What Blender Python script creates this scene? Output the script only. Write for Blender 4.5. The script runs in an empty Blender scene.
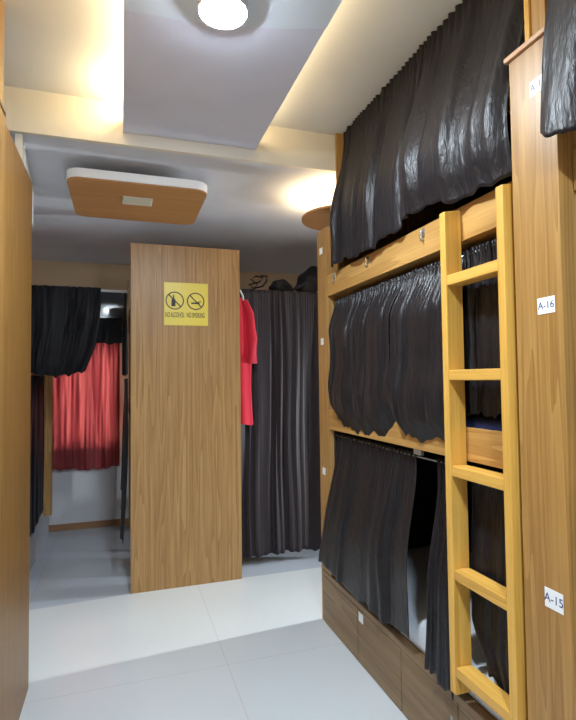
import bpy, bmesh, math, random
from mathutils import Vector, Matrix
C = bpy.context.scene.collection
PI = math.pi

# ---------------------------------------------------------------- materials
def srgb(r, g, b):
    f = lambda c: c / 12.92 if c <= .04045 else ((c + .055) / 1.055) ** 2.4
    return (f(r / 255), f(g / 255), f(b / 255), 1)

def new_mat(name, col, rough=.5, spec=.5, metal=0):
    m = bpy.data.materials.new(name); m.use_nodes = True
    b = m.node_tree.nodes['Principled BSDF']
    b.inputs['Base Color'].default_value = col
    b.inputs['Roughness'].default_value = rough
    b.inputs['Specular IOR Level'].default_value = spec
    b.inputs['Metallic'].default_value = metal
    return m

def nd(m, t, **kw):
    n = m.node_tree.nodes.new(t)
    for k, v in kw.items():
        if k.startswith('i_'): n.inputs[k[2:].replace('_', ' ')].default_value = v
        else: setattr(n, k, v)
    return n
def ln(m, a, b): m.node_tree.links.new(a, b)
def bsdf(m): return m.node_tree.nodes['Principled BSDF']

def wood(name, light, dark, axis=2, rough=.38, rings=9, scale=1.0, spec=.4, ringmix=.3, seed=0):
    """laminate: contour lines of stretched noise give cathedral grain; fine fibre streaks on top"""
    m = new_mat(name, light, rough, spec)
    tc = nd(m, 'ShaderNodeTexCoord')
    mp = nd(m, 'ShaderNodeMapping')
    s = [9 * scale] * 3; s[axis] = .42 * scale
    mp.inputs['Scale'].default_value = s
    mp.inputs['Location'].default_value = (seed * 3.7, seed * 1.9, seed * 2.3)
    ln(m, tc.outputs['Object'], mp.inputs['Vector'])
    n1 = nd(m, 'ShaderNodeTexNoise', i_Scale=1.0, i_Detail=2.0, i_Roughness=.45)
    ln(m, mp.outputs[0], n1.inputs['Vector'])
    mu = nd(m, 'ShaderNodeMath', operation='MULTIPLY'); mu.inputs[1].default_value = rings
    ln(m, n1.outputs['Fac'], mu.inputs[0])
    fr = nd(m, 'ShaderNodeMath', operation='FRACT'); ln(m, mu.outputs[0], fr.inputs[0])
    mp2 = nd(m, 'ShaderNodeMapping')
    s2 = [150 * scale] * 3; s2[axis] = 5 * scale
    mp2.inputs['Scale'].default_value = s2
    ln(m, tc.outputs['Object'], mp2.inputs['Vector'])
    n2 = nd(m, 'ShaderNodeTexNoise', i_Scale=1.0, i_Detail=3.0, i_Roughness=.6)
    ln(m, mp2.outputs[0], n2.inputs['Vector'])
    mp3 = nd(m, 'ShaderNodeMapping')
    s3 = [60 * scale] * 3; s3[axis] = .6 * scale
    mp3.inputs['Scale'].default_value = s3
    ln(m, tc.outputs['Object'], mp3.inputs['Vector'])
    n3 = nd(m, 'ShaderNodeTexNoise', i_Scale=1.0, i_Detail=1.0)
    ln(m, mp3.outputs[0], n3.inputs['Vector'])
    a = nd(m, 'ShaderNodeMath', operation='MULTIPLY'); a.inputs[1].default_value = ringmix
    ln(m, fr.outputs[0], a.inputs[0])
    b = nd(m, 'ShaderNodeMath', operation='MULTIPLY_ADD'); b.inputs[1].default_value = .55
    ln(m, n2.outputs['Fac'], b.inputs[0]); ln(m, a.outputs[0], b.inputs[2])
    c = nd(m, 'ShaderNodeMath', operation='MULTIPLY_ADD'); c.inputs[1].default_value = .45
    ln(m, n3.outputs['Fac'], c.inputs[0]); ln(m, b.outputs[0], c.inputs[2])
    r = nd(m, 'ShaderNodeValToRGB')
    r.color_ramp.elements[0].position = .38; r.color_ramp.elements[0].color = light
    r.color_ramp.elements[1].position = 1.05; r.color_ramp.elements[1].color = dark
    ln(m, c.outputs[0], r.inputs[0]); ln(m, r.outputs[0], bsdf(m).inputs['Base Color'])
    bp = nd(m, 'ShaderNodeBump', i_Strength=.06, i_Distance=.002)
    ln(m, n2.outputs['Fac'], bp.inputs['Height']); ln(m, bp.outputs[0], bsdf(m).inputs['Normal'])
    return m

def plaster(name, col, rough=.75, var=.06):
    m = new_mat(name, col, rough, .25)
    tc = nd(m, 'ShaderNodeTexCoord')
    n = nd(m, 'ShaderNodeTexNoise', i_Scale=1.6, i_Detail=4.0)
    ln(m, tc.outputs['Object'], n.inputs['Vector'])
    r = nd(m, 'ShaderNodeValToRGB')
    r.color_ramp.elements[0].position = .3; r.color_ramp.elements[1].position = .7
    r.color_ramp.elements[0].color = tuple(x * (1 - var) for x in col[:3]) + (1,)
    r.color_ramp.elements[1].color = tuple(min(1, x * (1 + var)) for x in col[:3]) + (1,)
    ln(m, n.outputs['Fac'], r.inputs[0]); ln(m, r.outputs[0], bsdf(m).inputs['Base Color'])
    n2 = nd(m, 'ShaderNodeTexNoise', i_Scale=90.0, i_Detail=2.0)
    ln(m, tc.outputs['Object'], n2.inputs['Vector'])
    bp = nd(m, 'ShaderNodeBump', i_Strength=.05, i_Distance=.004)
    ln(m, n2.outputs['Fac'], bp.inputs['Height']); ln(m, bp.outputs[0], bsdf(m).inputs['Normal'])
    return m

def cloth(name, col, rough=.42, spec=.5, crinkle=.5, sheen=0.0, stretch=(55, 55, 14)):
    m = new_mat(name, col, rough, spec)
    b = bsdf(m)
    b.inputs['Sheen Weight'].default_value = sheen
    b.inputs['Sheen Tint'].default_value = (.7, .68, .75, 1)
    tc = nd(m, 'ShaderNodeTexCoord'); mp = nd(m, 'ShaderNodeMapping')
    mp.inputs['Scale'].default_value = stretch
    ln(m, tc.outputs['Object'], mp.inputs['Vector'])
    n = nd(m, 'ShaderNodeTexNoise', i_Scale=1.0, i_Detail=3.0, i_Roughness=.6)
    n.inputs['Distortion'].default_value = .4
    ln(m, mp.outputs[0], n.inputs['Vector'])
    bp = nd(m, 'ShaderNodeBump', i_Strength=crinkle, i_Distance=.012)
    ln(m, n.outputs['Fac'], bp.inputs['Height']); ln(m, bp.outputs[0], b.inputs['Normal'])
    return m

def tile_mat(name, col, jx, jy, rough=.12):
    m = new_mat(name, col, rough, .5)
    tc = nd(m, 'ShaderNodeTexCoord')
    sx = nd(m, 'ShaderNodeSeparateXYZ'); ln(m, tc.outputs['Object'], sx.inputs[0])
    outs = []
    for ax, off in (('X', jx), ('Y', jy)):
        a = nd(m, 'ShaderNodeMath', operation='SUBTRACT'); a.inputs[1].default_value = off
        ln(m, sx.outputs[ax], a.inputs[0])
        p = nd(m, 'ShaderNodeMath', operation='PINGPONG'); p.inputs[1].default_value = .6
        ln(m, a.outputs[0], p.inputs[0])
        l = nd(m, 'ShaderNodeMath', operation='LESS_THAN'); l.inputs[1].default_value = .0022
        ln(m, p.outputs[0], l.inputs[0]); outs.append(l)
    mx = nd(m, 'ShaderNodeMath', operation='MAXIMUM')
    ln(m, outs[0].outputs[0], mx.inputs[0]); ln(m, outs[1].outputs[0], mx.inputs[1])
    n = nd(m, 'ShaderNodeTexNoise', i_Scale=1.3, i_Detail=5.0)
    ln(m, tc.outputs['Object'], n.inputs['Vector'])
    r = nd(m, 'ShaderNodeValToRGB')
    r.color_ramp.elements[0].position = .35; r.color_ramp.elements[1].position = .7
    r.color_ramp.elements[0].color = tuple(x * .95 for x in col[:3]) + (1,)
    r.color_ramp.elements[1].color = col
    ln(m, n.outputs['Fac'], r.inputs[0])
    mix = nd(m, 'ShaderNodeMix', data_type='RGBA')
    ln(m, mx.outputs[0], mix.inputs[0]); ln(m, r.outputs[0], mix.inputs[6])
    mix.inputs[7].default_value = tuple(x * .8 for x in col[:3]) + (1,)
    ln(m, mix.outputs[2], bsdf(m).inputs['Base Color'])
    return m

def emit(name, col, strength):
    m = new_mat(name, col, .4)
    b = bsdf(m); b.inputs['Emission Color'].default_value = col; b.inputs['Emission Strength'].default_value = strength
    return m

LIGHT_OAK, DARK_OAK = srgb(194, 154, 96), srgb(146, 104, 54)
M = dict(
    oak_v=wood('oak_laminate_vertical', LIGHT_OAK, DARK_OAK, 2),
    oak_v2=wood('oak_laminate_vertical_b', srgb(184, 142, 82), srgb(138, 96, 46), 2, seed=1.3),
    oak_l=wood('oak_laminate_left', srgb(168, 126, 68), srgb(130, 92, 44), 2, seed=3.1),
    oak_t=wood('oak_laminate_tall', srgb(180, 142, 92), srgb(134, 97, 54), 2, seed=4.4),
    oak_y=wood('oak_laminate_along', srgb(206, 162, 96), srgb(158, 112, 56), 1, seed=.4, rings=6),
    oak_d=wood('oak_laminate_drawer', srgb(158, 132, 98), srgb(116, 92, 64), 1, rings=5, seed=2.0, rough=.5),
    oak_x=wood('oak_laminate_cross', LIGHT_OAK, DARK_OAK, 0, seed=.9),
    pine_v=wood('pine_upright', srgb(236, 190, 96), srgb(196, 142, 58), 2, rings=4, rough=.45, ringmix=.3),
    pine_y=wood('pine_rung', srgb(232, 184, 92), srgb(192, 138, 56), 1, rings=4, rough=.45, ringmix=.3),
    edge=new_mat('edge_band', srgb(186, 142, 100), .45),
    edge_dark=new_mat('edge_band_dark', srgb(70, 54, 40), .5),
    ply=wood('ply_panel', srgb(186, 136, 86), srgb(168, 116, 68), 0, rings=4, rough=.55, ringmix=.25),
    white=plaster('white_paint', srgb(226, 224, 220)),
    cream=plaster('cream_paint', srgb(234, 226, 212)),
    slab=plaster('grey_white_paint', srgb(222, 226, 244)),
    slab_w=plaster('cool_white_lamp_glow', srgb(224, 236, 250)),  # near section of the drop panel: lamp glow put into the colour
    lowceil=plaster('low_ceiling_paint', srgb(216, 218, 226)),
    beige=plaster('beige_paint', srgb(226, 200, 166)),
    wallgrey=plaster('pale_grey_paint', srgb(206, 208, 214)),
    skirt=wood('skirting_wood', srgb(170, 130, 96), srgb(130, 96, 66), 0),
    black=cloth('black_satin', srgb(23, 19, 23), .42, .38, .55, .04, (46, 46, 15)),
    black2=cloth('charcoal_satin', srgb(42, 35, 39), .58, .3, .2, .08),
    blackd=cloth('black_cotton', srgb(20, 20, 25), .6, .35, .3, .05),
    navy=cloth('navy_bedding', srgb(28, 34, 74), .7, .2, .3, .1, (30, 30, 30)),
    sheet=cloth('white_sheet', srgb(226, 234, 246), .8, .2, .35, .1, (18, 18, 18)),
    red=cloth('red_jersey', srgb(196, 30, 52), .7, .25, .3, .2, (30, 30, 12)),
    metal=new_mat('galvanised_metal', srgb(178, 178, 176), .35, .5, .8),
    rod=new_mat('white_rod', srgb(226, 224, 220), .4),
    whiteplastic=new_mat('white_plastic', srgb(232, 230, 224), .4),
    rim=new_mat('white_rim', srgb(238, 238, 238), .5),
    sticker=new_mat('white_sticker', srgb(240, 243, 246), .5),
    ink=new_mat('blue_ink', srgb(44, 62, 120), .6),
    signy=new_mat('yellow_sign', srgb(226, 206, 78), .35),
    signk=new_mat('sign_black', srgb(40, 32, 18), .5),
    grille=new_mat('panel_light_off', srgb(206, 202, 180), .4),
    bunk_shade=new_mat('bunk_interior_shade', srgb(30, 27, 28), .7),  # near-black colour stands in for the shade inside the bunk
    dark=new_mat('dark_line', srgb(52, 40, 28), .7),
    lamp=emit('lamp_diffuser', (.80, .91, 1, 1), 520),
    floor_a=tile_mat('tile_front', srgb(214, 222, 229), .57, 2.89),  # same tile in three tones for the lighter and darker floor zones
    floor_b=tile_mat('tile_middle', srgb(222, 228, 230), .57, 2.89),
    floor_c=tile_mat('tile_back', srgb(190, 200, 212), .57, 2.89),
)
# dark reflective glass
gl = new_mat('dark_glass', srgb(70, 78, 88), .08, .8); M['glass'] = gl
pane = new_mat('window_glass', (1, 1, 1, 1), .05); bsdf(pane).inputs['Transmission Weight'].default_value = 1; M['pane'] = pane
# translucent red window curtain
rc = cloth('red_voile', srgb(190, 92, 96), .8, .2, .3, 0, (40, 40, 10))
tr = nd(rc, 'ShaderNodeBsdfTranslucent'); 
_tc = nd(rc, 'ShaderNodeTexCoord'); _mp = nd(rc, 'ShaderNodeMapping'); _mp.inputs['Scale'].default_value = (26, 26, .9)
ln(rc, _tc.outputs['Object'], _mp.inputs[0])
_n = nd(rc, 'ShaderNodeTexNoise', i_Scale=1.0, i_Detail=3.0); ln(rc, _mp.outputs[0], _n.inputs['Vector'])
_r = nd(rc, 'ShaderNodeValToRGB')  # darker streaks put the shade of the folds into the colour
_r.color_ramp.elements[0].position = .36; _r.color_ramp.elements[0].color = srgb(150, 70, 78)
_r.color_ramp.elements[1].position = .62; _r.color_ramp.elements[1].color = srgb(228, 162, 160)
ln(rc, _n.outputs['Fac'], _r.inputs[0]); ln(rc, _r.outputs[0], tr.inputs[0])
mxs = nd(rc, 'ShaderNodeMixShader'); mxs.inputs[0].default_value = .55
out = [n for n in rc.node_tree.nodes if n.type == 'OUTPUT_MATERIAL'][0]
ln(rc, bsdf(rc).outputs[0], mxs.inputs[1]); ln(rc, tr.outputs[0], mxs.inputs[2]); ln(rc, mxs.outputs[0], out.inputs[0])
M['redv'] = rc

# ---------------------------------------------------------------- mesh helpers
def box(bm, x0, x1, y0, y1, z0, z1, bev=.0):
    t = bmesh.new()
    vs = [t.verts.new((x, y, z)) for x in (x0, x1) for y in (y0, y1) for z in (z0, z1)]
    for f in ((0, 1, 3, 2), (4, 6, 7, 5), (0, 4, 5, 1), (2, 3, 7, 6), (0, 2, 6, 4), (1, 5, 7, 3)):
        t.faces.new([vs[i] for i in f])
    bmesh.ops.recalc_face_normals(t, faces=t.faces)
    if bev: bmesh.ops.bevel(t, geom=t.edges[:], offset=bev, segments=2, affect='EDGES', profile=.6)
    merge(bm, t)

def merge(bm, t):
    me = bpy.data.meshes.new('tmp'); t.to_mesh(me); t.free(); bm.from_mesh(me); bpy.data.meshes.remove(me)

def prism(bm, pts, z0, z1, bev=0, xf=None):
    """extrude an xy outline from z0 to z1 (xf: matrix applied afterwards)"""
    t = bmesh.new()
    lo = [t.verts.new((x, y, z0)) for x, y in pts]; hi = [t.verts.new((x, y, z1)) for x, y in pts]
    n = len(pts)
    t.faces.new(lo[::-1]); t.faces.new(hi)
    for i in range(n): t.faces.new((lo[i], lo[(i + 1) % n], hi[(i + 1) % n], hi[i]))
    bmesh.ops.recalc_face_normals(t, faces=t.faces)
    if bev:
        es = [e for e in t.edges if abs(e.verts[0].co.z - e.verts[1].co.z) < 1e-6]
        bmesh.ops.bevel(t, geom=es, offset=bev, segments=2, affect='EDGES')
    if xf: t.transform(xf)
    merge(bm, t)

def tube(bm, pts, r, seg=10, closed=False):
    pts = [Vector(p) for p in pts]; n = len(pts); rings = []
    t = bmesh.new()
    up = Vector((0, 0, 1))
    for i, p in enumerate(pts):
        d = (pts[(i + 1) % n] - pts[i - 1]) if closed else (pts[min(i + 1, n - 1)] - pts[max(i - 1, 0)])
        d.normalize()
        a = d.cross(up)
        if a.length < .05: a = d.cross(Vector((0, 1, 0)))
        a.normalize(); b = d.cross(a)
        rr = r[i] if isinstance(r, (list, tuple)) else r
        rings.append([t.verts.new(p + (a * math.cos(2 * PI * k / seg) + b * math.sin(2 * PI * k / seg)) * rr) for k in range(seg)])
    for i in range(n if closed else n - 1):
        A, Bq = rings[i], rings[(i + 1) % n]
        for k in range(seg): t.faces.new((A[k], A[(k + 1) % seg], Bq[(k + 1) % seg], Bq[k]))
    if not closed:
        t.faces.new(rings[0][::-1]); t.faces.new(rings[-1])
    bmesh.ops.recalc_face_normals(t, faces=t.faces)
    for f in t.faces: f.smooth = True
    merge(bm, t)

def disc_profile(bm, cx, cy, prof, seg=64):
    """lathe about the z axis: prof = [(r, z), ...]"""
    t = bmesh.new(); rings = []
    for r, z in prof:
        rings.append([t.verts.new((cx + r * math.cos(2 * PI * k / seg), cy + r * math.sin(2 * PI * k / seg), z)) for k in range(seg)])
    for A, Bq in zip(rings, rings[1:]):
        for k in range(seg): t.faces.new((A[k], A[(k + 1) % seg], Bq[(k + 1) % seg], Bq[k]))
    t.faces.new(rings[0]); t.faces.new(rings[-1])
    bmesh.ops.recalc_face_normals(t, faces=t.faces)
    merge(bm, t)

def link(name, bm, mat, parent=None):
    """bm is in world coordinates; stored relative to its parent's location"""
    me = bpy.data.meshes.new(name)
    o = bpy.data.objects.new(name, me); C.objects.link(o)
    if parent is not None:
        w = Vector((0, 0, 0)); p = parent
        while p: w += p.location; p = p.parent
        bm.transform(Matrix.Translation(-w))
        o.parent = parent
    bm.to_mesh(me); bm.free()
    me.materials.append(mat)
    return o

def tag(o, label, cat, group=None):
    o['label'] = label; o['category'] = cat
    if group: o['group'] = group
    return o

def origin(o, loc):
    """put a single-mesh thing's origin at loc"""
    o.data.transform(Matrix.Translation(-Vector(loc))); o.location = loc
    return o

def thing(name, label, cat, loc, group=None):
    o = bpy.data.objects.new(name, None); C.objects.link(o); o.location = loc
    o.empty_display_size = .1
    return tag(o, label, cat, group)

def bx(name, mat, parent, *b, bev=.0025):
    bm = bmesh.new(); box(bm, *b, bev); return link(name, bm, mat, parent)

def struct(name, mat, boxes, bev=0):
    bm = bmesh.new()
    for b in boxes: box(bm, *b, bev)
    o = link(name, bm, mat); o['kind'] = 'structure'; return o

def text(name, s, size, mat, parent, mat4, extrude=.0004):
    cu = bpy.data.curves.new(name, 'FONT'); cu.body = s; cu.size = size; cu.extrude = extrude
    cu.align_x = 'CENTER'; cu.align_y = 'CENTER'
    ob = bpy.data.objects.new(name, cu); C.objects.link(ob)
    bpy.context.view_layer.update()
    me = bpy.data.meshes.new_from_object(ob.evaluated_get(bpy.context.evaluated_depsgraph_get()))
    bpy.data.objects.remove(ob); bpy.data.curves.remove(cu)
    bm = bmesh.new(); bm.from_mesh(me); bpy.data.meshes.remove(me); bm.transform(mat4)
    return link(name, bm, mat, parent)

def smooth(o, a=.7):
    for p in o.data.polygons: p.use_smooth = True

def ss(a, b, x):
    t = min(1, max(0, (x - a) / (b - a))); return t * t * (3 - 2 * t)

def curtain(name, mat, label, P0, P1, ztop, zbot, out, folds=12, amp=.03, seed=1, spread=lambda u, v: 0,
            bulge=lambda u, v: 0, nu=170, nv=56, group=None, head=.35, sharp=1.0, thick=.003, cat='curtain', slant=0, hem=1.0, ruffle=1.0):
    """a hanging sheet from P0 to P1 (xy), `out` = xy unit vector it folds towards; zbot(u) its hem"""
    rnd = random.Random(seed)
    P0, P1, out = Vector((*P0, 0)), Vector((*P1, 0)), Vector((*out, 0)).normalized()
    d = (P1 - P0); L = d.length; dn = d.normalized()
    ph = [rnd.uniform(0, 2 * PI) for _ in range(8)]
    fr = [folds * rnd.uniform(.9, 1.1), folds * rnd.uniform(.45, .6), folds * rnd.uniform(1.6, 1.9), folds * .23]
    def F(u, v):
        u = u + .035 * math.sin(2 * PI * 1.7 * u + ph[6]) + .018 * math.sin(2 * PI * 3.9 * u + ph[7])
        return F0(u, v) * (.62 + .38 * math.sin(2 * PI * 2.3 * u + ph[2] + .6 * v))
    def F0(u, v):
        w = u + slant * v + .012 * math.sin(2 * PI * (1.3 * v + .7 * u) + ph[4])
        wob = .35 * math.sin(2 * PI * fr[3] * w + ph[3]) * v
        a = math.sin(2 * PI * fr[0] * w + ph[0] + wob * 3)
        a = math.copysign(abs(a) ** sharp, a)
        b = math.sin(2 * PI * fr[1] * w + ph[1] + 1.2 * v)
        c = math.sin(2 * PI * fr[2] * w + ph[2])
        k = ss(.0, .35, v)
        return (.55 * a * (1 - .3 * k) + .55 * b * k + .3 * c * (1 - .85 * k))
    bm = bmesh.new(); g = []
    hemj = [rnd.uniform(0, 2 * PI) for _ in range(3)]
    for j in range(nv + 1):
        v = j / nv; row = []
        for i in range(nu + 1):
            u = i / nu
            hd = math.exp(-((v - .035) / .02) ** 2)                 # gathered band just under the wire
            A = amp * (head + (1 - head) * ss(0, .5, v)) * (1 - .5 * hd) * (1 - (1 - hem) * ss(.6, .97, v))
            off = A * F(u, v) + bulge(u, v) + .010 * ruffle * math.sin(2 * PI * folds * 3.3 * u + 2 * math.sin(9 * u + ph[1])) * math.exp(-v / .10)
            al = u * L + spread(u, v) + .35 * A * math.sin(2 * PI * fr[0] * 2 * u + ph[5]) * .3
            zb = zbot(u) + .008 * math.sin(2 * PI * folds * .5 * u + hemj[0]) + .005 * math.sin(2 * PI * folds * 1.1 * u + hemj[1])
            zt = ztop(u) if callable(ztop) else ztop
            z = zt + (zb - zt) * v
            p = P0 + dn * al + out * off
            row.append(bm.verts.new((p.x, p.y, z)))
        g.append(row)
    for j in range(nv):
        for i in range(nu): bm.faces.new((g[j][i], g[j][i + 1], g[j + 1][i + 1], g[j + 1][i]))
    for f in bm.faces: f.smooth = True
    o = link(name, bm, mat)
    origin(o, (P0 + P1) / 2 + Vector((0, 0, ztop(.5) if callable(ztop) else ztop)))
    s = o.modifiers.new('thickness', 'SOLIDIFY'); s.thickness = thick; s.offset = 0
    return tag(o, label, cat, group)

# ================================================================ SETTING
YS, ZL, ZH, YB = 2.95, 2.93, 3.165, 6.05      # soffit face, low ceiling, high ceiling, back wall
XLW, XRW, YF = -1.42, 4.4, -2.6
def quad_floor(name, mat, pts):
    bm = bmesh.new(); prism(bm, pts, -.06, 0); o = link(name, bm, mat); o['kind'] = 'structure'; return o
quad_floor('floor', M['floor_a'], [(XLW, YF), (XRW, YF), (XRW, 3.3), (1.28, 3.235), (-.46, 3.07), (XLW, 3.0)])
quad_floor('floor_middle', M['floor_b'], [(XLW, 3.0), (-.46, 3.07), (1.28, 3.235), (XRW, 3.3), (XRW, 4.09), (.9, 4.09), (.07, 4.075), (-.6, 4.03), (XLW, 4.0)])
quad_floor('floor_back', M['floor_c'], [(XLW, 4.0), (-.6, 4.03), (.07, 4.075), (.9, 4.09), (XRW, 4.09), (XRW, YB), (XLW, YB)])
struct('ceiling', M['white'], [(XLW, XRW, YF, YS + .1, ZH, ZH + .08)])
struct('ceiling_low', M['lowceil'], [(XLW, XRW, YS + .03, YB, ZL, ZL + .08)])
struct('trim_1', M['cream'], [(XLW, XRW, YS, YS + .03, ZL, ZH)])
WX0, WX1, WZ0, WZ1 = -.70, -.05, .90, 2.02
struct('wall_back', M['beige'], [(XLW, WX0, YB, YB + .12, .62, ZL + .1), (WX1, XRW, YB, YB + .12, .62, ZL + .1),
                                 (WX0, WX1, YB, YB + .12, WZ1, ZL + .1), (WX0, WX1, YB, YB + .12, .62, WZ0)])
struct('wall_back_lower', M['wallgrey'], [(XLW, XRW, YB - .012, YB + .12, 0, .70)])
struct('baseboard_back', M['skirt'], [(XLW, XRW, YB - .03, YB - .012, 0, .07)], .003)
struct('wall_left', M['white'], [(XLW - .1, XLW, YF, YB, 0, ZH)])
struct('wall_right', M['cream'], [(XRW, XRW + .1, YF, YB, 0, ZH)])
struct('wall_front', M['cream'], [(XLW, XRW, YF - .1, YF, 0, ZH)])
# bulkhead above the left bunks, with its white edge strip
bm = bmesh.new(); prism(bm, [(-.54, YS + .03), (-.505, YS + .03), (-.567, 3.76), (-.60, 3.76)], 2.66, ZL)
o = link('trim_2', bm, M['white']); o['kind'] = 'structure'
# window
w = struct('window_1', M['whiteplastic'], [(WX0, WX0 + .04, YB + .02, YB + .07, WZ0, WZ1), (WX1 - .04, WX1, YB + .02, YB + .07, WZ0, WZ1),
                                      (WX0, WX1, YB + .02, YB + .07, WZ0, WZ0 + .04), (WX0, WX1, YB + .02, YB + .07, WZ1 - .04, WZ1),
                                      (-.395, -.355, YB + .02, YB + .07, WZ0, WZ1)], .003)
bx('window_sill', M['whiteplastic'], w, WX0 - .03, WX1 + .03, YB - .055, YB + .02, WZ0 - .03, WZ0, bev=.003)['kind'] = 'structure'
g = bx('pane', M['pane'], w, WX0 + .03, WX1 - .03, YB + .042, YB + .048, WZ0 + .03, WZ1 - .03, bev=0)

# ================================================================ CEILING FITTINGS
t = thing('suspended_ceiling_panel', 'long grey-white drop panel hung below the ceiling with warm light along its edges', 'ceiling panel', (.39, 1.2, 3.0))
ARC = [(.008 + .767 * k / 24, 1.955 + .035 * math.sin(PI * k / 24) - .13 * k / 24) for k in range(25)]
bm = bmesh.new(); prism(bm, [(.775, YS - .004)] + [(.008, YS - .004)] + ARC, 3.0, 3.06); link('panel', bm, M['slab'], t)
bm = bmesh.new(); prism(bm, [(.775, YF + .6), (.008, YF + .6)][::-1] + ARC[::-1], 2.996, 3.06); link('panel', bm, M['slab_w'], t)  # paler section, its arc edge drawn where the lamp's glow stops
for x in (.2, .58):
    for y in (-1.2, .4, 1.6, 2.6): bx('hanger', M['metal'], t, x - .01, x + .01, y - .01, y + .01, 3.06, ZH, bev=0)

def lamp(x, y, label):
    t = thing('ceiling_lamp', label, 'lamp', (x, y, 2.996))
    bm = bmesh.new(); disc_profile(bm, x, y, [(.092, 2.996), (.092, 2.9605), (.088, 2.9595), (.080, 2.962)], 48); link('rim', bm, M['rim'], t)
    bm = bmesh.new(); disc_profile(bm, x, y, [(.087, 2.962), (.082, 2.9555), (.05, 2.951), (.01, 2.950)], 48); link('diffuser', bm, M['lamp'], t)
lamp(.357, 1.81, 'round glowing cool-white lamp on the drop panel')

t = thing('square_ceiling_plate', 'square orange-brown board with white rim and rounded corners, hung under the low ceiling', 'ceiling plate', (.11, 3.55, 2.80))
def rrect(x0, x1, y0, y1, r, n=8):
    p = []
    for cx, cy, a in ((x1 - r, y1 - r, 0), (x0 + r, y1 - r, 90), (x0 + r, y0 + r, 180), (x1 - r, y0 + r, 270)):
        for k in range(n + 1):
            th = math.radians(a + 90 * k / n); p.append((cx + r * math.cos(th), cy + r * math.sin(th)))
    return p
PX0, PX1, PY0, PY1 = -.315, .53, 3.17, 3.92
bm = bmesh.new(); prism(bm, rrect(PX0, PX1, PY0, PY1, .09), 2.805, 2.86, .004); link('rim', bm, M['rim'], t)
bm = bmesh.new(); prism(bm, rrect(PX0 + .004, PX1 - .004, PY0 + .004, PY1 - .004, .086), 2.797, 2.806); link('board', bm, M['ply'], t)
lt = bx('panel_light', M['grille'], t, .012, .19, 3.41, 3.545, 2.79, 2.798)
bx('frame', M['whiteplastic'], lt, .006, .196, 3.404, 3.551, 2.793, 2.7975)
for x, y in ((-.1, 3.4), (.32, 3.4), (-.1, 3.7), (.32, 3.7)): bx('hanger', M['metal'], t, x - .02, x + .02, y - .02, y + .02, 2.86, ZL, bev=0)

t = thing('round_ceiling_plate', 'round brown board under the low ceiling, glowing warm above, beside the far bunk post', 'ceiling plate', (1.53, 3.34, 2.75))
bm = bmesh.new(); disc_profile(bm, 1.53, 3.34, [(.30, 2.755), (.302, 2.757), (.302, 2.768), (.30, 2.77)]); link('rim', bm, M['edge'], t)
bm = bmesh.new(); disc_profile(bm, 1.53, 3.34, [(.299, 2.752), (.299, 2.768)]); link('board', bm, M['ply'], t)
bm = bmesh.new(); disc_profile(bm, 1.53, 3.34, [(.10, 2.769), (.10, ZL)]); link('hanger', bm, M['rim'], t)

# ================================================================ RIGHT BUNK ROW
RX, RXB = 1.277, 2.20          # face and back of the bunks
YN, YFAR = 1.40, 3.05          # bay between near and far column
LABEL_ROT = Matrix(((0, 0, -1, 0), (-1, 0, 0, 0), (0, 1, 0, 0), (0, 0, 0, 1)))    # text in the plane facing -X
def sticker(parent, x, y, z, wd, ht, s=None, tilt=0, name='number_sticker'):
    bm = bmesh.new(); box(bm, -wd / 2, wd / 2, -ht / 2, ht / 2, 0, .001)
    m4 = Matrix.Translation((x, y, z)) @ LABEL_ROT @ Matrix.Rotation(tilt, 4, 'Z')
    bm.transform(m4)
    st = link(name, bm, M['sticker'], parent); st['label'] = 'white paper sticker'
    if s: text('lettering', s, ht * .62, M['ink'], st, m4 @ Matrix.Translation((0, 0, .0012)), .0003)
    return st

# near column
CX, CY0, CY1, CZ = 1.222, 1.15, 1.335, 2.64
t = thing('bunk_column', 'broad oak column with two numbered white stickers, beside the ladder', 'column', (CX + .2, 1.24, 0))
bx('board', M['oak_v2'], t, CX, CX + .05, CY0, CY1, 0, CZ, bev=.003)
bx('side_board', M['oak_v'], t, CX + .05, RXB, CY0 + .002, CY0 + .025, 0, CZ)
bx('side_board', M['oak_v'], t, CX + .05, RXB, CY1 - .025, CY1 - .002, 0, CZ)
bx('top_trim', M['edge'], t, CX - .012, CX + .06, CY0 - .005, CY1 + .012, CZ, CZ + .018, bev=.005)
pb = bx('upper_board', M['oak_v'], t, 1.30, RXB, 1.255, 1.335, CZ + .018, ZH)
bx('edge_strip', M['pine_v'], pb, 1.292, 1.30, 1.315, 1.335, CZ + .018, ZH, bev=.001)
sticker(t, CX - .0006, 1.21, 1.815, .066, .05, 'A-16', .01)
sticker(t, CX - .0006, 1.215, .935, .068, .058, 'A-15', 0)
sticker(t, CX - .0006, 1.215, 2.50, .066, .05, 'A-17', .03)

# far column
t = thing('bunk_column', 'narrow oak post at the far end of the right bunks, under the round plate', 'column', (RX + .1, 3.14, 0))
bx('board', M['oak_v'], t, RX, RX + .04, YFAR, 3.222, .0, 2.60)
bx('side_board', M['oak_v2'], t, RX + .04, RXB, 3.20, 3.221, 0, 2.60)
bx('side_board', M['oak_v2'], t, RX + .04, RXB, YFAR, YFAR + .02, 0, 2.60)
for z in (2.46, 1.85, .99): sticker(t, RX - .0006, 3.15, z, .05, .045)

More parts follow.
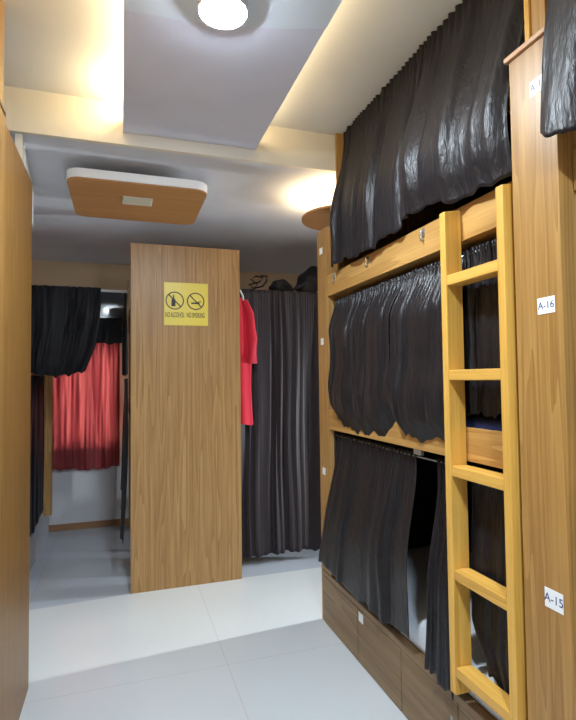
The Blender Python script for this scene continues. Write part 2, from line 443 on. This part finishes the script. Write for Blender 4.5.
# the bunk between them
t = thing('bunk_bed', 'three-tier oak bunk with drawers below, between the two columns', 'bunk bed', (1.7, 2.2, 0))
def beam(nm, z0, z1, y0=CY1, y1=YFAR): return bx(nm, M['oak_y'], t, RX, RX + .022, y0, y1, z0, z1)
ub = beam('upper_beam', 2.138, 2.275)
mb = beam('middle_beam', 1.275, 1.405)
for z in (2.14, 1.28): bx('deck', M['oak_y'], t, RX + .022, RXB, CY1, YFAR, z, z + .02)
bx('back_panel', M['bunk_shade'], t, RXB - .02, RXB, CY1, YFAR, 0, ZH)
bx('end_panel', M['oak_v'], t, RX + .022, RXB, YFAR - .13, YFAR - .11, 2.16, ZH)
bx('end_shade_board', M['bunk_shade'], t, RX + .03, RXB - .02, YFAR - .014, YFAR - .002, .34, 1.275)  # added dark sheet in place of shade at the far end
bx('base_rail', M['oak_d'], t, RX - .004, RX + .03, CY1, 3.2, .303, .338)
bx('base_deck', M['oak_d'], t, RX + .03, RXB, CY1, YFAR, .31, .338)
bx('kick_board', M['dark'], t, RX + .012, RX + .03, CY1, 3.2, 0, .303, bev=0)
for y0, y1 in ((2.678, 3.2), (2.206, 2.672), (1.77, 2.20), (CY1 + .003, 1.764)):
    d = bx('drawer', M['oak_d'], t, RX - .002, RX + .012, y0, y1, .004, .300, bev=.002)
    if y0 == 2.206:
        sticker(d, RX - .0026, 2.63, .262, .055, .05)
    if y0 == 1.77: bx('lock_plate', M['metal'], d, RX - .004, RX - .002, 1.80, 1.815, .2, .23, bev=0)
# wires for curtains
for z, x, nm in ((2.092, 1.318, 'curtain_wire'), (1.236, 1.318, 'curtain_wire'), (3.145, 1.372, 'curtain_wire')):
    bm = bmesh.new(); tube(bm, [(x, CY1, z), (x, 2.2, z - .004), (x, YFAR if z < 3 else 2.92, z)], .004); link(nm, bm, M['metal'], t)
for y in (1.935, 2.47, 2.93):
    bm = bmesh.new()
    tube(bm, [(RX - .001, y, 2.255), (RX - .016, y, 2.25), (RX - .02, y, 2.225), (RX - .013, y, 2.205), (RX - .006, y, 2.215)], .004, 8)
    box(bm, RX - .003, RX, y - .009, y + .009, 2.225, 2.265); link('hook', bm, M['metal'], ub)
bm = bmesh.new(); box(bm, RX + .002, RX + .02, 2.0, 2.06, 1.25, 1.275, .002); link('wire_bracket', bm, M['metal'], mb)

# ladder
LX, LXB = 1.20, RX - .001
t = thing('bunk_ladder', 'yellow pine ladder with five rungs, fixed to the front of the right bunk', 'ladder', (1.235, 1.53, .40))
def rail(y0, y1, zb, zt):
    bm = bmesh.new(); box(bm, LX, LXB, y0, y1, zb, zt, .004)
    for v in bm.verts:                                             # rounded front top corner
        if v.co.z > zt - .02 and v.co.x < LX + .02: v.co.z -= .012
    link('rail', bm, M['pine_v'], t)
rail(1.673, 1.708, .40, 2.262); rail(1.355, 1.39, .05, 2.252)
for z in (1.977, 1.609, 1.242, .85, .485):
    bx('rung', M['pine_y'], t, LX + .003, LXB - .004, 1.39, 1.673, z - .02, z + .02, bev=.004)

# bedding
bm = bmesh.new(); box(bm, RX + .025, RXB - .03, CY1 + .02, YFAR - .02, .339, .47, .035)
o = tag(link('mattress', bm, M['sheet']), 'bottom mattress in a pale white sheet, glimpsed between the lower curtains', 'mattress'); smooth(o)
bm = bmesh.new(); box(bm, RX + .03, RXB - .03, CY1 + .02, YFAR - .14, 1.301, 1.44, .035)
o = tag(link('mattress', bm, M['navy']), 'middle mattress in navy bedding, edge showing behind the ladder', 'mattress'); smooth(o)

# curtains of the right row: path runs from far to near, folds towards -X
OUT = (-1, 0)
G = 'black curtains of the right bunk'
def drape(x_top, x_bot, vb=.5, curl=0.0):
    """how far the cloth comes forward from the wire as it passes over the beam"""
    return lambda u, v: (x_top - x_bot) * ss(0, vb, v) - curl * ss(.86, 1, v) + curl * .5 * math.sin(PI * ss(.5, 1, v))
curtain('bunk_curtain', M['black'], 'black crinkled curtain of the top bunk, far half, beside the cream beam', (1.345, 2.905), (1.345, 1.98), 3.162,
        lambda u: 2.285 + .012 * math.sin(9 * u) + .03 * ss(.85, 1, u), OUT, 8, .032, 11, hem=.7, bulge=drape(1.345, 1.232, .75), group=None)
curtain('bunk_curtain', M['black'], 'black crinkled curtain of the top bunk, near half, above the ladder', (1.345, 2.0), (1.345, 1.338), 3.162,
        lambda u: 2.315 - .03 * u + .02 * math.sin(5 * u + 1), OUT, 5, .030, 23, hem=.6, bulge=drape(1.345, 1.208, .8, .02))
curtain('bunk_curtain', M['black'], 'black gathered curtain of the middle bunk, widest piece, bottom bulging over the beam', (1.318, 3.0), (1.318, 2.185), 2.108,
        lambda u: 1.345 - .06 * abs(math.sin(PI * u)) ** .7 + .05 * ss(.88, 1, u), OUT, 9, .028, 31, hem=.12, bulge=drape(1.318, 1.24, .3, .04), spread=lambda u, v: .09 * (1 - u) ** 2 * ss(0, .4, v))
curtain('bunk_curtain', M['black'], 'black gathered curtain of the middle bunk, narrow piece just left of the ladder', (1.318, 2.17), (1.318, 1.70), 2.108,
        lambda u: 1.315 + .03 * u - .03 * math.sin(PI * u) + .06 * ss(.15, 0, u) , OUT, 5, .028, 37, hem=.12, bulge=drape(1.318, 1.235, .3, .05), spread=lambda u, v: -.03 * math.sin(PI * u) * v)
curtain('bunk_curtain', M['black'], 'black curtain of the middle bunk, seen between the upper ladder rungs', (1.325, 1.70), (1.325, 1.36), 2.108,
        lambda u: 1.455, OUT, 6, .018, 41, bulge=lambda u, v: .01)
curtain('bunk_curtain', M['black'], 'black curtain of the bottom bunk, wide piece hanging over the drawers', (1.318, 3.0), (1.318, 2.09), 1.25,
        lambda u: .40 - .03 * math.sin(PI * u) + .02 * u, OUT, 7, .036, 53, hem=.8, bulge=drape(1.318, 1.245, .7),
        spread=lambda u, v: -.19 * (1 - u) * v ** 1.5 + .03 * u * v)
curtain('bunk_curtain', M['black'], 'narrow bunched black curtain of the bottom bunk, left of the ladder foot', (1.318, 1.925), (1.318, 1.725), 1.25,
        lambda u: .375 - .03 * u, OUT, 4, .026, 59, hem=.7, bulge=drape(1.318, 1.235, .6), nu=90, spread=lambda u, v: .035 * (1 - u) * math.sin(PI * v))
curtain('bunk_curtain', M['black'], 'black curtain of the bottom bunk, hem curled up behind the lowest ladder rungs', (1.318, 1.70), (1.318, 1.36), 1.25,
        lambda u: .50 - .10 * ss(.1, .5, u), OUT, 5, .022, 67, bulge=drape(1.318, 1.295, .6, .0), nu=110,
        spread=lambda u, v: .10 * (1 - u) * ss(.75, 1, v))

# next bay towards the viewer
t = thing('bunk_bed', 'oak bunk nearest the viewer, cut off by the right edge of the photo', 'bunk bed', (1.7, .4, 0))
for nm, z0, z1 in (('upper_beam', 2.15, 2.275), ('middle_beam', 1.275, 1.405)): bx(nm, M['oak_y'], t, RX, RX + .022, -.4, CY0, z0, z1)
for z in (2.155, 1.28): bx('deck', M['oak_y'], t, RX + .022, RXB, -.4, CY0, z, z + .02)
bx('back_panel', M['oak_y'], t, RXB - .02, RXB, -.4, CY0, 0, ZH)
bx('end_panel', M['oak_v'], t, RX, RXB, -.42, -.4, 0, ZH)
bx('base_deck', M['oak_d'], t, RX + .03, RXB, -.4, CY0, .31, .338)
bx('drawer', M['oak_d'], t, RX, RX + .02, -.4, CY0 - .003, .004, .338)
bm = bmesh.new(); tube(bm, [(1.318, -.4, 2.10), (1.318, CY0, 2.10)], .004); link('curtain_wire', bm, M['metal'], t)
bm = bmesh.new(); tube(bm, [(1.30, -.4, 3.145), (1.30, CY0 + .03, 3.145)], .004); link('curtain_wire', bm, M['metal'], t)
curtain('bunk_curtain', M['black'], 'black curtain at the top right corner of the photo, overlapping the broad column', (1.235, 1.118), (1.235, .35), 3.15,
        lambda u: 2.325 - .55 * min(u, .12), OUT, 7, .02, 71, bulge=drape(1.235, 1.175, .7), spread=lambda u, v: -.053 * (1 - u) * ss(.1, 1, v))
curtain('bunk_curtain', M['black'], 'black curtain under the beam at the right edge of the photo', (1.318, 1.13), (1.318, .3), 2.11,
        lambda u: 1.34, OUT, 8, .02, 73, bulge=lambda u, v: .0)
curtain('bunk_curtain', M['black'], 'black curtain of the lowest tier at the right edge of the photo', (1.318, 1.13), (1.318, .3), 1.25,
        lambda u: .42, OUT, 8, .02, 79, bulge=lambda u, v: .0)

# ================================================================ LEFT PANELS
LPX = -.461
t = thing('partition_panel', 'oak partition panel along the left edge of the photo, standing on the floor', 'partition', (LPX - .4, 2.68, 0))
bx('board', M['oak_l'], t, LPX - .03, LPX, 2.335, 3.02, 0, 2.685)
bx('end_board', M['oak_v2'], t, XLW + .01, LPX - .03, 2.99, 3.02, 0, 2.685)
t = thing('partition_panel', 'nearer oak partition with dark cap, a sliver at the far left edge', 'partition', (LPX - .4, 1.4, 0))
bx('board', M['oak_v2'], t, LPX - .03, LPX + .002, .6, 2.33, 0, 2.705)
bx('cap', M['edge_dark'], t, LPX - .035, LPX + .004, .6, 2.332, 2.705, 2.722)
bx('upper_board', M['oak_v'], t, LPX - .03, LPX, .6, 2.31, 2.722, ZH)

# ================================================================ MIDDLE: tall panel and its bunk
TX0, TX1, TY, TZ = .067, .925, 4.07, 2.665
t = thing('bunk_bed', 'bunk behind the tall oak end panel that carries the yellow sign', 'bunk bed', (.5, 4.8, 0))
bx('end_panel', M['oak_t'], t, TX0, TX1, TY, TY + .03, 0, TZ, bev=.002)
bx('edge_band', M['edge'], t, TX0, TX1, TY + .001, TY + .029, TZ, TZ + .006, bev=.001)
for x in (TX0 + .01, .66): bx('post', M['oak_v'], t, x, x + .04, 5.9, 5.94, 0, 2.4)
for z in (.3, 1.28, 2.14):
    bx('deck', M['oak_y'], t, TX0 + .03, .69, TY + .03, 5.94, z, z + .03)
    for x in (TX0 + .008, .69): bx('side_beam', M['oak_y'], t, x, x + .022, TY + .03, 5.94, z - .01, z + .11)
bm = bmesh.new(); tube(bm, [(.05, TY + .03, 2.38), (.05, 5.94, 2.38)], .004); link('curtain_wire', bm, M['metal'], t)
bm = bmesh.new(); tube(bm, [(.05, TY + .03, 1.6), (.05, 5.94, 1.6)], .004); link('curtain_wire', bm, M['metal'], t)

# sign
SX0, SX1, SZ0, SZ1 = .318, .662, 2.037, 2.377
t = thing('warning_sign', 'square yellow sign with two prohibition circles, stuck on the tall oak panel', 'sign', ((SX0 + SX1) / 2, TY, (SZ0 + SZ1) / 2))
bx('plate', M['signy'], t, SX0, SX1, TY - .004, TY - .0005, SZ0, SZ1, bev=.0008)
FRONT = Matrix(((1, 0, 0, 0), (0, 0, -1, 0), (0, 1, 0, 0), (0, 0, 0, 1)))        # xy drawing -> plane facing -Y
def on_sign(pts_fn, nm, cx, cz):
    bm = bmesh.new(); pts_fn(bm); bm.transform(Matrix.Translation((cx, TY - .0044, cz)) @ FRONT)
    return link(nm, bm, M['signk'], t)
def ring(bm, r, wd, n=48):
    tb = bmesh.new(); V = []
    for k in range(n):
        a = 2 * PI * k / n
        V.append([tb.verts.new((rr * math.cos(a), rr * math.sin(a), z)) for rr, z in ((r, 0), (r, .001), (r - wd, .001), (r - wd, 0))])
    for k in range(n):
        for q in range(4): tb.faces.new((V[k][q], V[(k + 1) % n][q], V[(k + 1) % n][(q + 1) % 4], V[k][(q + 1) % 4]))
    bmesh.ops.recalc_face_normals(tb, faces=tb.faces); merge(bm, tb)
def slash(bm):
    prism(bm, [(-.052, .046), (-.046, .052), (.052, -.046), (.046, -.052)], 0, .0012)
def bottle(bm):
    prism(bm, [(-.026, -.045), (.004, -.045), (.006, -.01), (.004, .008), (-.005, .02), (-.005, .045), (-.014, .045), (-.014, .02), (-.024, .008), (-.026, -.01)], 0, .001)
def cigarette(bm):
    prism(bm, [(-.035, -.022), (.03, -.022), (.03, -.010), (-.035, -.010)], 0, .001)
    prism(bm, [(.005, -.008), (.04, .002), (.044, -.004), (.012, -.012)], 0, .001)
c1, c2, cz = .400, .564, 2.232
on_sign(lambda b: (ring(b, .071, .008), slash(b)), 'prohibition_circle', c1, cz)
on_sign(bottle, 'bottle_symbol', c1, cz)
on_sign(lambda b: (ring(b, .069, .008), slash(b)), 'prohibition_circle', c2, cz)
on_sign(cigarette, 'cigarette_symbol', c2, cz)
for s, x in (('NO ALCOHOL', c1), ('NO SMOKING', c2)):
    m4 = Matrix.Translation((x, TY - .0046, 2.118)) @ FRONT @ Matrix.Diagonal((.62, 1.6, 1, 1))
    text('lettering', s, .036, M['signk'], t, m4, .0004)

# cross curtain right of the tall panel, on its rod
t = thing('curtain_rod', 'thin white rod over the dark passage curtain, from tall panel to far post', 'curtain rod', (1.33, 4.3, 2.362))
bm = bmesh.new(); tube(bm, [(TX1 - .02, 4.3, 2.372), (1.95, 4.3, 2.372)], .007); link('rod', bm, M['rod'], t)
bx('bracket', M['whiteplastic'], t, 1.70, 1.73, 4.28, 4.32, 2.34, 2.40); bx('bracket', M['whiteplastic'], t, TX1 - .02, TX1, 4.28, 4.32, 2.34, 2.40)
curtain('passage_curtain', M['black2'], 'full-length charcoal pleated curtain between the tall panel and far post', (.90, 4.278), (1.80, 4.278), 2.388,
        lambda u: .075 + .02 * math.sin(3 * u), (0, -1), 11, .034, 83, head=.55, ruffle=.25, nv=48, nu=220)
# red shirt on its hanger
t = thing('shirt', 'red shirt hanging from the rod at the edge of the tall panel', 'shirt', (.9, 4.2, 2.3))
bm = bmesh.new()
prof = [(2.325, .012, .012), (2.30, .06, .02), (2.27, .12, .026), (2.20, .145, .03), (2.05, .15, .035), (1.90, .165, .036), (1.74, .158, .034), (1.55, .15, .034), (1.35, .155, .036), (1.23, .16, .038)]
rings = []; seg = 40
for z, rx, ry in prof:
    rings.append([bm.verts.new((.90 + rx * math.cos(2 * PI * k / seg) * (1 + .04 * math.sin(5 * 2 * PI * k / seg + z * 3)),
                                4.2 + ry * math.sin(2 * PI * k / seg) * (1 + .25 * math.sin(7 * 2 * PI * k / seg + z * 2)), z + (.012 * math.sin(3 * 2 * PI * k / seg) if z < 1.3 else 0))) for k in range(seg)])
for A, Bq in zip(rings, rings[1:]):
    for k in range(seg): bm.faces.new((A[k], A[(k + 1) % seg], Bq[(k + 1) % seg], Bq[k]))
bm.faces.new(rings[0]); bmesh.ops.recalc_face_normals(bm, faces=bm.faces)
for f in bm.faces: f.smooth = True
link('body', bm, M['red'], t)
for s in (1, -1):
    bm = bmesh.new(); tube(bm, [(.90 + s * .09, 4.2, 2.275), (.90 + s * .135, 4.2, 2.16), (.90 + s * .155, 4.19, 1.95), (.90 + s * .15, 4.18, 1.74)], [.03, .042, .045, .046], 18)
    link('sleeve', bm, M['red'], t)
t2 = bmesh.new(); tube(t2, [(.90, 4.2, 2.32), (.90, 4.2, 2.345), (.93, 4.23, 2.37), (.95, 4.28, 2.388), (.95, 4.312, 2.385)], .005, 8)
hg = link('hanger', t2, M['whiteplastic'], t)
bm = bmesh.new(); tube(bm, [(.985, 4.185, 2.25), (.978, 4.19, 2.31), (.965, 4.22, 2.36), (.958, 4.27, 2.386), (.955, 4.31, 2.382)], .008, 8); link('cord_loop', bm, M['whiteplastic'], t)

# ledge behind the passage curtain with things lying on it
t = thing('ledge', 'narrow wooden ledge behind the dark passage curtain', 'shelf', (1.4, 4.62, 2.3))
bx('board', M['oak_x'], t, TX1, 2.0, 4.42, 4.80, 2.375, 2.395)
for x in (TX1 + .005, 1.96): bx('post', M['oak_v'], t, x, x + .035, 4.74, 4.78, 0, 2.375)
def lump(name, label, cat, c, r, seed, mat, squash=None):
    rnd = random.Random(seed); bm = bmesh.new()
    bmesh.ops.create_uvsphere(bm, u_segments=36, v_segments=24, radius=1)
    ph = [rnd.uniform(0, 6) for _ in range(6)]
    for v in bm.verts:
        p = v.co.copy()
        k = 1 + .09 * math.sin(4 * p.x + ph[0]) * math.sin(3 * p.y + ph[1]) + .06 * math.sin(7 * p.z + ph[2] + 3 * p.x)
        v.co = Vector((p.x * r[0] * k, p.y * r[1] * k, max(p.z, -.75) * r[2] * k))
        if squash: v.co = squash(v.co)
        v.co += Vector(c)
    for f in bm.faces: f.smooth = True
    return bm
t = thing('cap', 'dark cap lying on the ledge above the passage curtain', 'cap', (1.42, 4.62, 2.395))
link('crown', lump('', '', '', (1.45, 4.62, 2.475), (.11, .10, .085), 5, M['blackd']), M['blackd'], t)
bm = bmesh.new(); prism(bm, [(-.08, -.07), (-.02, -.10), (.02, 0), (-.02, .10), (-.08, .07), (-.10, 0)], 0, .008, .002, Matrix.Translation((1.40, 4.62, 2.415)) @ Matrix.Rotation(-.12, 4, 'Y')); link('brim', bm, M['blackd'], t)
t = thing('backpack', 'black bag with a strap slumped on the ledge beside the far post', 'bag', (1.75, 4.62, 2.395))
link('body', lump('', '', '', (1.76, 4.62, 2.532), (.15, .13, .16), 9, M['blackd'], lambda c: Vector((c.x + c.z * .25, c.y, c.z))), M['blackd'], t)
bm = bmesh.new(); tube(bm, [(1.68, 4.52, 2.53), (1.62, 4.50, 2.49), (1.56, 4.50, 2.46), (1.50, 4.52, 2.42)], .014, 8); link('strap', bm, M['blackd'], t)
bm = bmesh.new()
tube(bm, [(1.02, 4.55, 2.40), (1.10, 4.55, 2.43), (1.17, 4.55, 2.44), (1.20, 4.55, 2.49), (1.14, 4.55, 2.53), (1.19, 4.55, 2.565), (1.26, 4.55, 2.55), (1.22, 4.55, 2.51), (1.12, 4.55, 2.48), (1.17, 4.55, 2.45), (1.25, 4.55, 2.47), (1.29, 4.55, 2.52), (1.30, 4.56, 2.57), (1.24, 4.58, 2.575)], .008, 8)
tube(bm, [(1.0, 4.6, 2.405), (1.08, 4.6, 2.425), (1.16, 4.6, 2.405), (1.24, 4.6, 2.41)], .008, 8)
tag(link('cable', bm, M['blackd']), 'tangled dark cable on the ledge above the passage curtain', 'cable')

# ================================================================ BACK CORRIDOR
t = thing('curtain_rod', 'white rod across the back corridor, left of the tall panel', 'curtain rod', (-.3, 4.6, 2.375))
bm = bmesh.new(); tube(bm, [(-.80, 4.6, 2.378), (TX0 + .03, 4.6, 2.378)], .011); link('rod', bm, M['rod'], t)
bx('bracket', M['whiteplastic'], t, TX0 + .03, TX0 + .05, 4.58, 4.62, 2.35, 2.40)
curtain('corridor_curtain', M['blackd'], 'black curtain gathered up to the left on the corridor rod', (-.78, 4.562), (-.165, 4.562), 2.396,
        lambda u: 1.69 - .04 * math.sin(PI * u), (0, -1), 9, .05, 91, ruffle=.4, nv=60, nu=180, head=.5,
        spread=lambda u, v: -.13 * u * v ** 3, bulge=lambda u, v: .05 * math.sin(PI * v) - .06 * ss(.88, 1, v), slant=.06)
curtain('window_curtain', M['redv'], 'red curtain lit by daylight over the back window', (-.745, YB - .085), (-.015, YB - .085), 2.10,
        lambda u: .655 + .01 * math.sin(8 * u), (0, -1), 7, .026, 97, nv=50, nu=180, head=.6, thick=.0015)
bm = bmesh.new(); tube(bm, [(-.80, YB - .07, 2.085), (.05, YB - .07, 2.085)], .008)
for x in (-.78, .03): box(bm, x - .01, x + .01, YB - .07, YB, 2.075, 2.095)
tag(link('curtain_rod', bm, M['metal']), 'thin rod carrying the red window curtain', 'curtain rod')
curtain('corridor_curtain', M['blackd'], 'dark valance over the top of the red window curtain', (-.76, YB - .13), (.05, YB - .13), 2.30, lambda u: 2.02, (0, -1), 7, .02, 98, nv=14, nu=120)
# dark glass panel
bm = bmesh.new(); box(bm, -.19, .03, -.01, .01, 2.27, 2.60, .003)
t = thing('glass_panel', 'small dark glass panel mirroring a lamp, above the back window', 'glass panel', (-.08, YB - .03, 2.27))
bm.free(); gp = bx('glass', M['glass'], t, -.26, .035, YB - .03, YB - .018, 2.265, 2.60, bev=.001)
_P, _O, _L = Vector((-.118, YB - .03, 2.385)), Vector((0, 0, 1.6)), Vector((.355, 1.8, 2.95))
_nrm = ((_L - _P).normalized() - (_P - _O).normalized()).normalized()      # pane hangs slightly askew
gp.rotation_euler = Vector((0, -1, 0)).rotation_difference(_nrm).to_euler(); gp.location = (0, -.012, 0)
bx('frame', M['edge_dark'], t, -.27, .045, YB - .018, YB - .002, 2.255, 2.61)

# left back bunk
t = thing('bunk_bed', 'bunk on the left of the back corridor with a pale base', 'bunk bed', (-1.0, 5.2, 0))
bx('base', M['wallgrey'], t, XLW + .01, -.735, 4.4, YB - .04, 0, .30)
bx('post', M['oak_v'], t, -.735, -.665, 5.62, 5.70, .27, 2.3)
bx('side_beam', M['oak_y'], t, -.76, -.74, 4.4, 5.70, 1.62, 1.70)
bx('deck', M['oak_y'], t, XLW + .01, -.76, 4.4, 5.70, 1.66, 1.68)
curtain('bunk_curtain', M['blackd'], 'narrow black curtain on the bunk left of the back corridor', (-.72, 4.7), (-.72, 5.45), 1.66, lambda u: .30 + .08 * u, (1, 0), 6, .025, 101, nu=80, nv=30)
# curtains on the corridor side of the middle bunk
curtain('bunk_curtain', M['blackd'], 'upper black curtain on the corridor side of the tall panel bunk', (.035, 4.75), (.035, 5.8), 2.40, lambda u: 1.67, (-1, 0), 7, .03, 103, nu=90, nv=30)
curtain('bunk_curtain', M['blackd'], 'lower black curtain on the corridor side of the tall panel bunk', (.04, 4.15), (.04, 5.75), 1.62, lambda u: .46 - .1 * (1 - u), (-1, 0), 8, .025, 107, nu=90, nv=30, bulge=lambda u, v: .03 * v * v)

# ================================================================ LIGHT
def area(name, loc, rot, sx, sy, power, col):
    l = bpy.data.lights.new(name, 'AREA'); l.shape = 'RECTANGLE'; l.size = sx; l.size_y = sy; l.energy = power; l.color = col
    o = bpy.data.objects.new(name, l); C.objects.link(o); o.location = loc; o.rotation_euler = rot; return o
COOL, WARM = (.78, .90, 1.0), (1.0, .77, .42)
# ceiling lamp and its twin further back in the room
def disk_light(name, loc, power, r=.08):
    l = bpy.data.lights.new(name, 'AREA'); l.shape = 'DISK'; l.size = 2 * r; l.energy = power; l.color = COOL
    o = bpy.data.objects.new(name, l); C.objects.link(o); o.location = loc; return o
disk_light('lamp_light_rear', (.355, -.3, 2.97), 60, .12)
# warm strips lying in the gap above the drop panel
area('strip_left', (.03, 1.3, 3.075), (0, math.radians(115), 0),   .03, 3.2, 6, WARM)
area('strip_left_end', (.03, 2.75, 3.075), (0, math.radians(115), 0), .03, .2, 1.2, WARM)
area('strip_right', (.745, 1.3, 3.075), (0, math.radians(-115), 0), .03, 3.2, 5, WARM)
# warm ring above the round plate
for k in range(8):
    a = 2 * PI * k / 8
    area('ring_light', (1.53 + .25 * math.cos(a), 3.34 + .25 * math.sin(a), 2.785), (PI, 0, 0), .08, .08, 1.1, (1, .78, .45))
# daylight outside the window
area('daylight', (-.375, YB + .35, 1.5), (-PI / 2, 0, 0), 1.0, 1.4, 36, (1, .97, .95))
# tube lamp in the cross passage to the right
area('passage_tube', (4.2, 3.45, 1.3), (0, math.radians(84), 0), 1.4, .06, 34, (.88, .95, 1.0)).data.spread = math.radians(80)

W = bpy.data.worlds.new('world'); bpy.context.scene.world = W; W.use_nodes = True
W.node_tree.nodes['Background'].inputs[0].default_value = (.7, .8, 1, 1)
W.node_tree.nodes['Background'].inputs[1].default_value = .3

# ================================================================ CAMERA
f, yaw, pit, roll = 508.08, math.radians(18.17), math.radians(2.19), math.radians(.68)
fw = Vector((math.sin(yaw) * math.cos(pit), math.cos(yaw) * math.cos(pit), math.sin(pit)))
r0 = Vector((math.cos(yaw), -math.sin(yaw), 0)); u0 = r0.cross(fw)
rt = r0 * math.cos(roll) - u0 * math.sin(roll); up = u0 * math.cos(roll) + r0 * math.sin(roll)
cam = bpy.data.cameras.new('camera'); co = bpy.data.objects.new('camera', cam); C.objects.link(co)
co.matrix_world = Matrix(((rt.x, up.x, -fw.x, 0), (rt.y, up.y, -fw.y, 0), (rt.z, up.z, -fw.z, 1.6), (0, 0, 0, 1)))
cam.sensor_fit = 'VERTICAL'; cam.sensor_height = 36; cam.lens = 36 * f / 720; cam.clip_start = .02
S = bpy.context.scene; S.camera = co
vs = S.view_settings; vs.view_transform = 'Standard'; vs.look = 'None'; vs.exposure = 0.3; vs.gamma = 1; vs.use_curve_mapping = False
S.cycles.max_bounces = 8; S.cycles.use_denoising = True
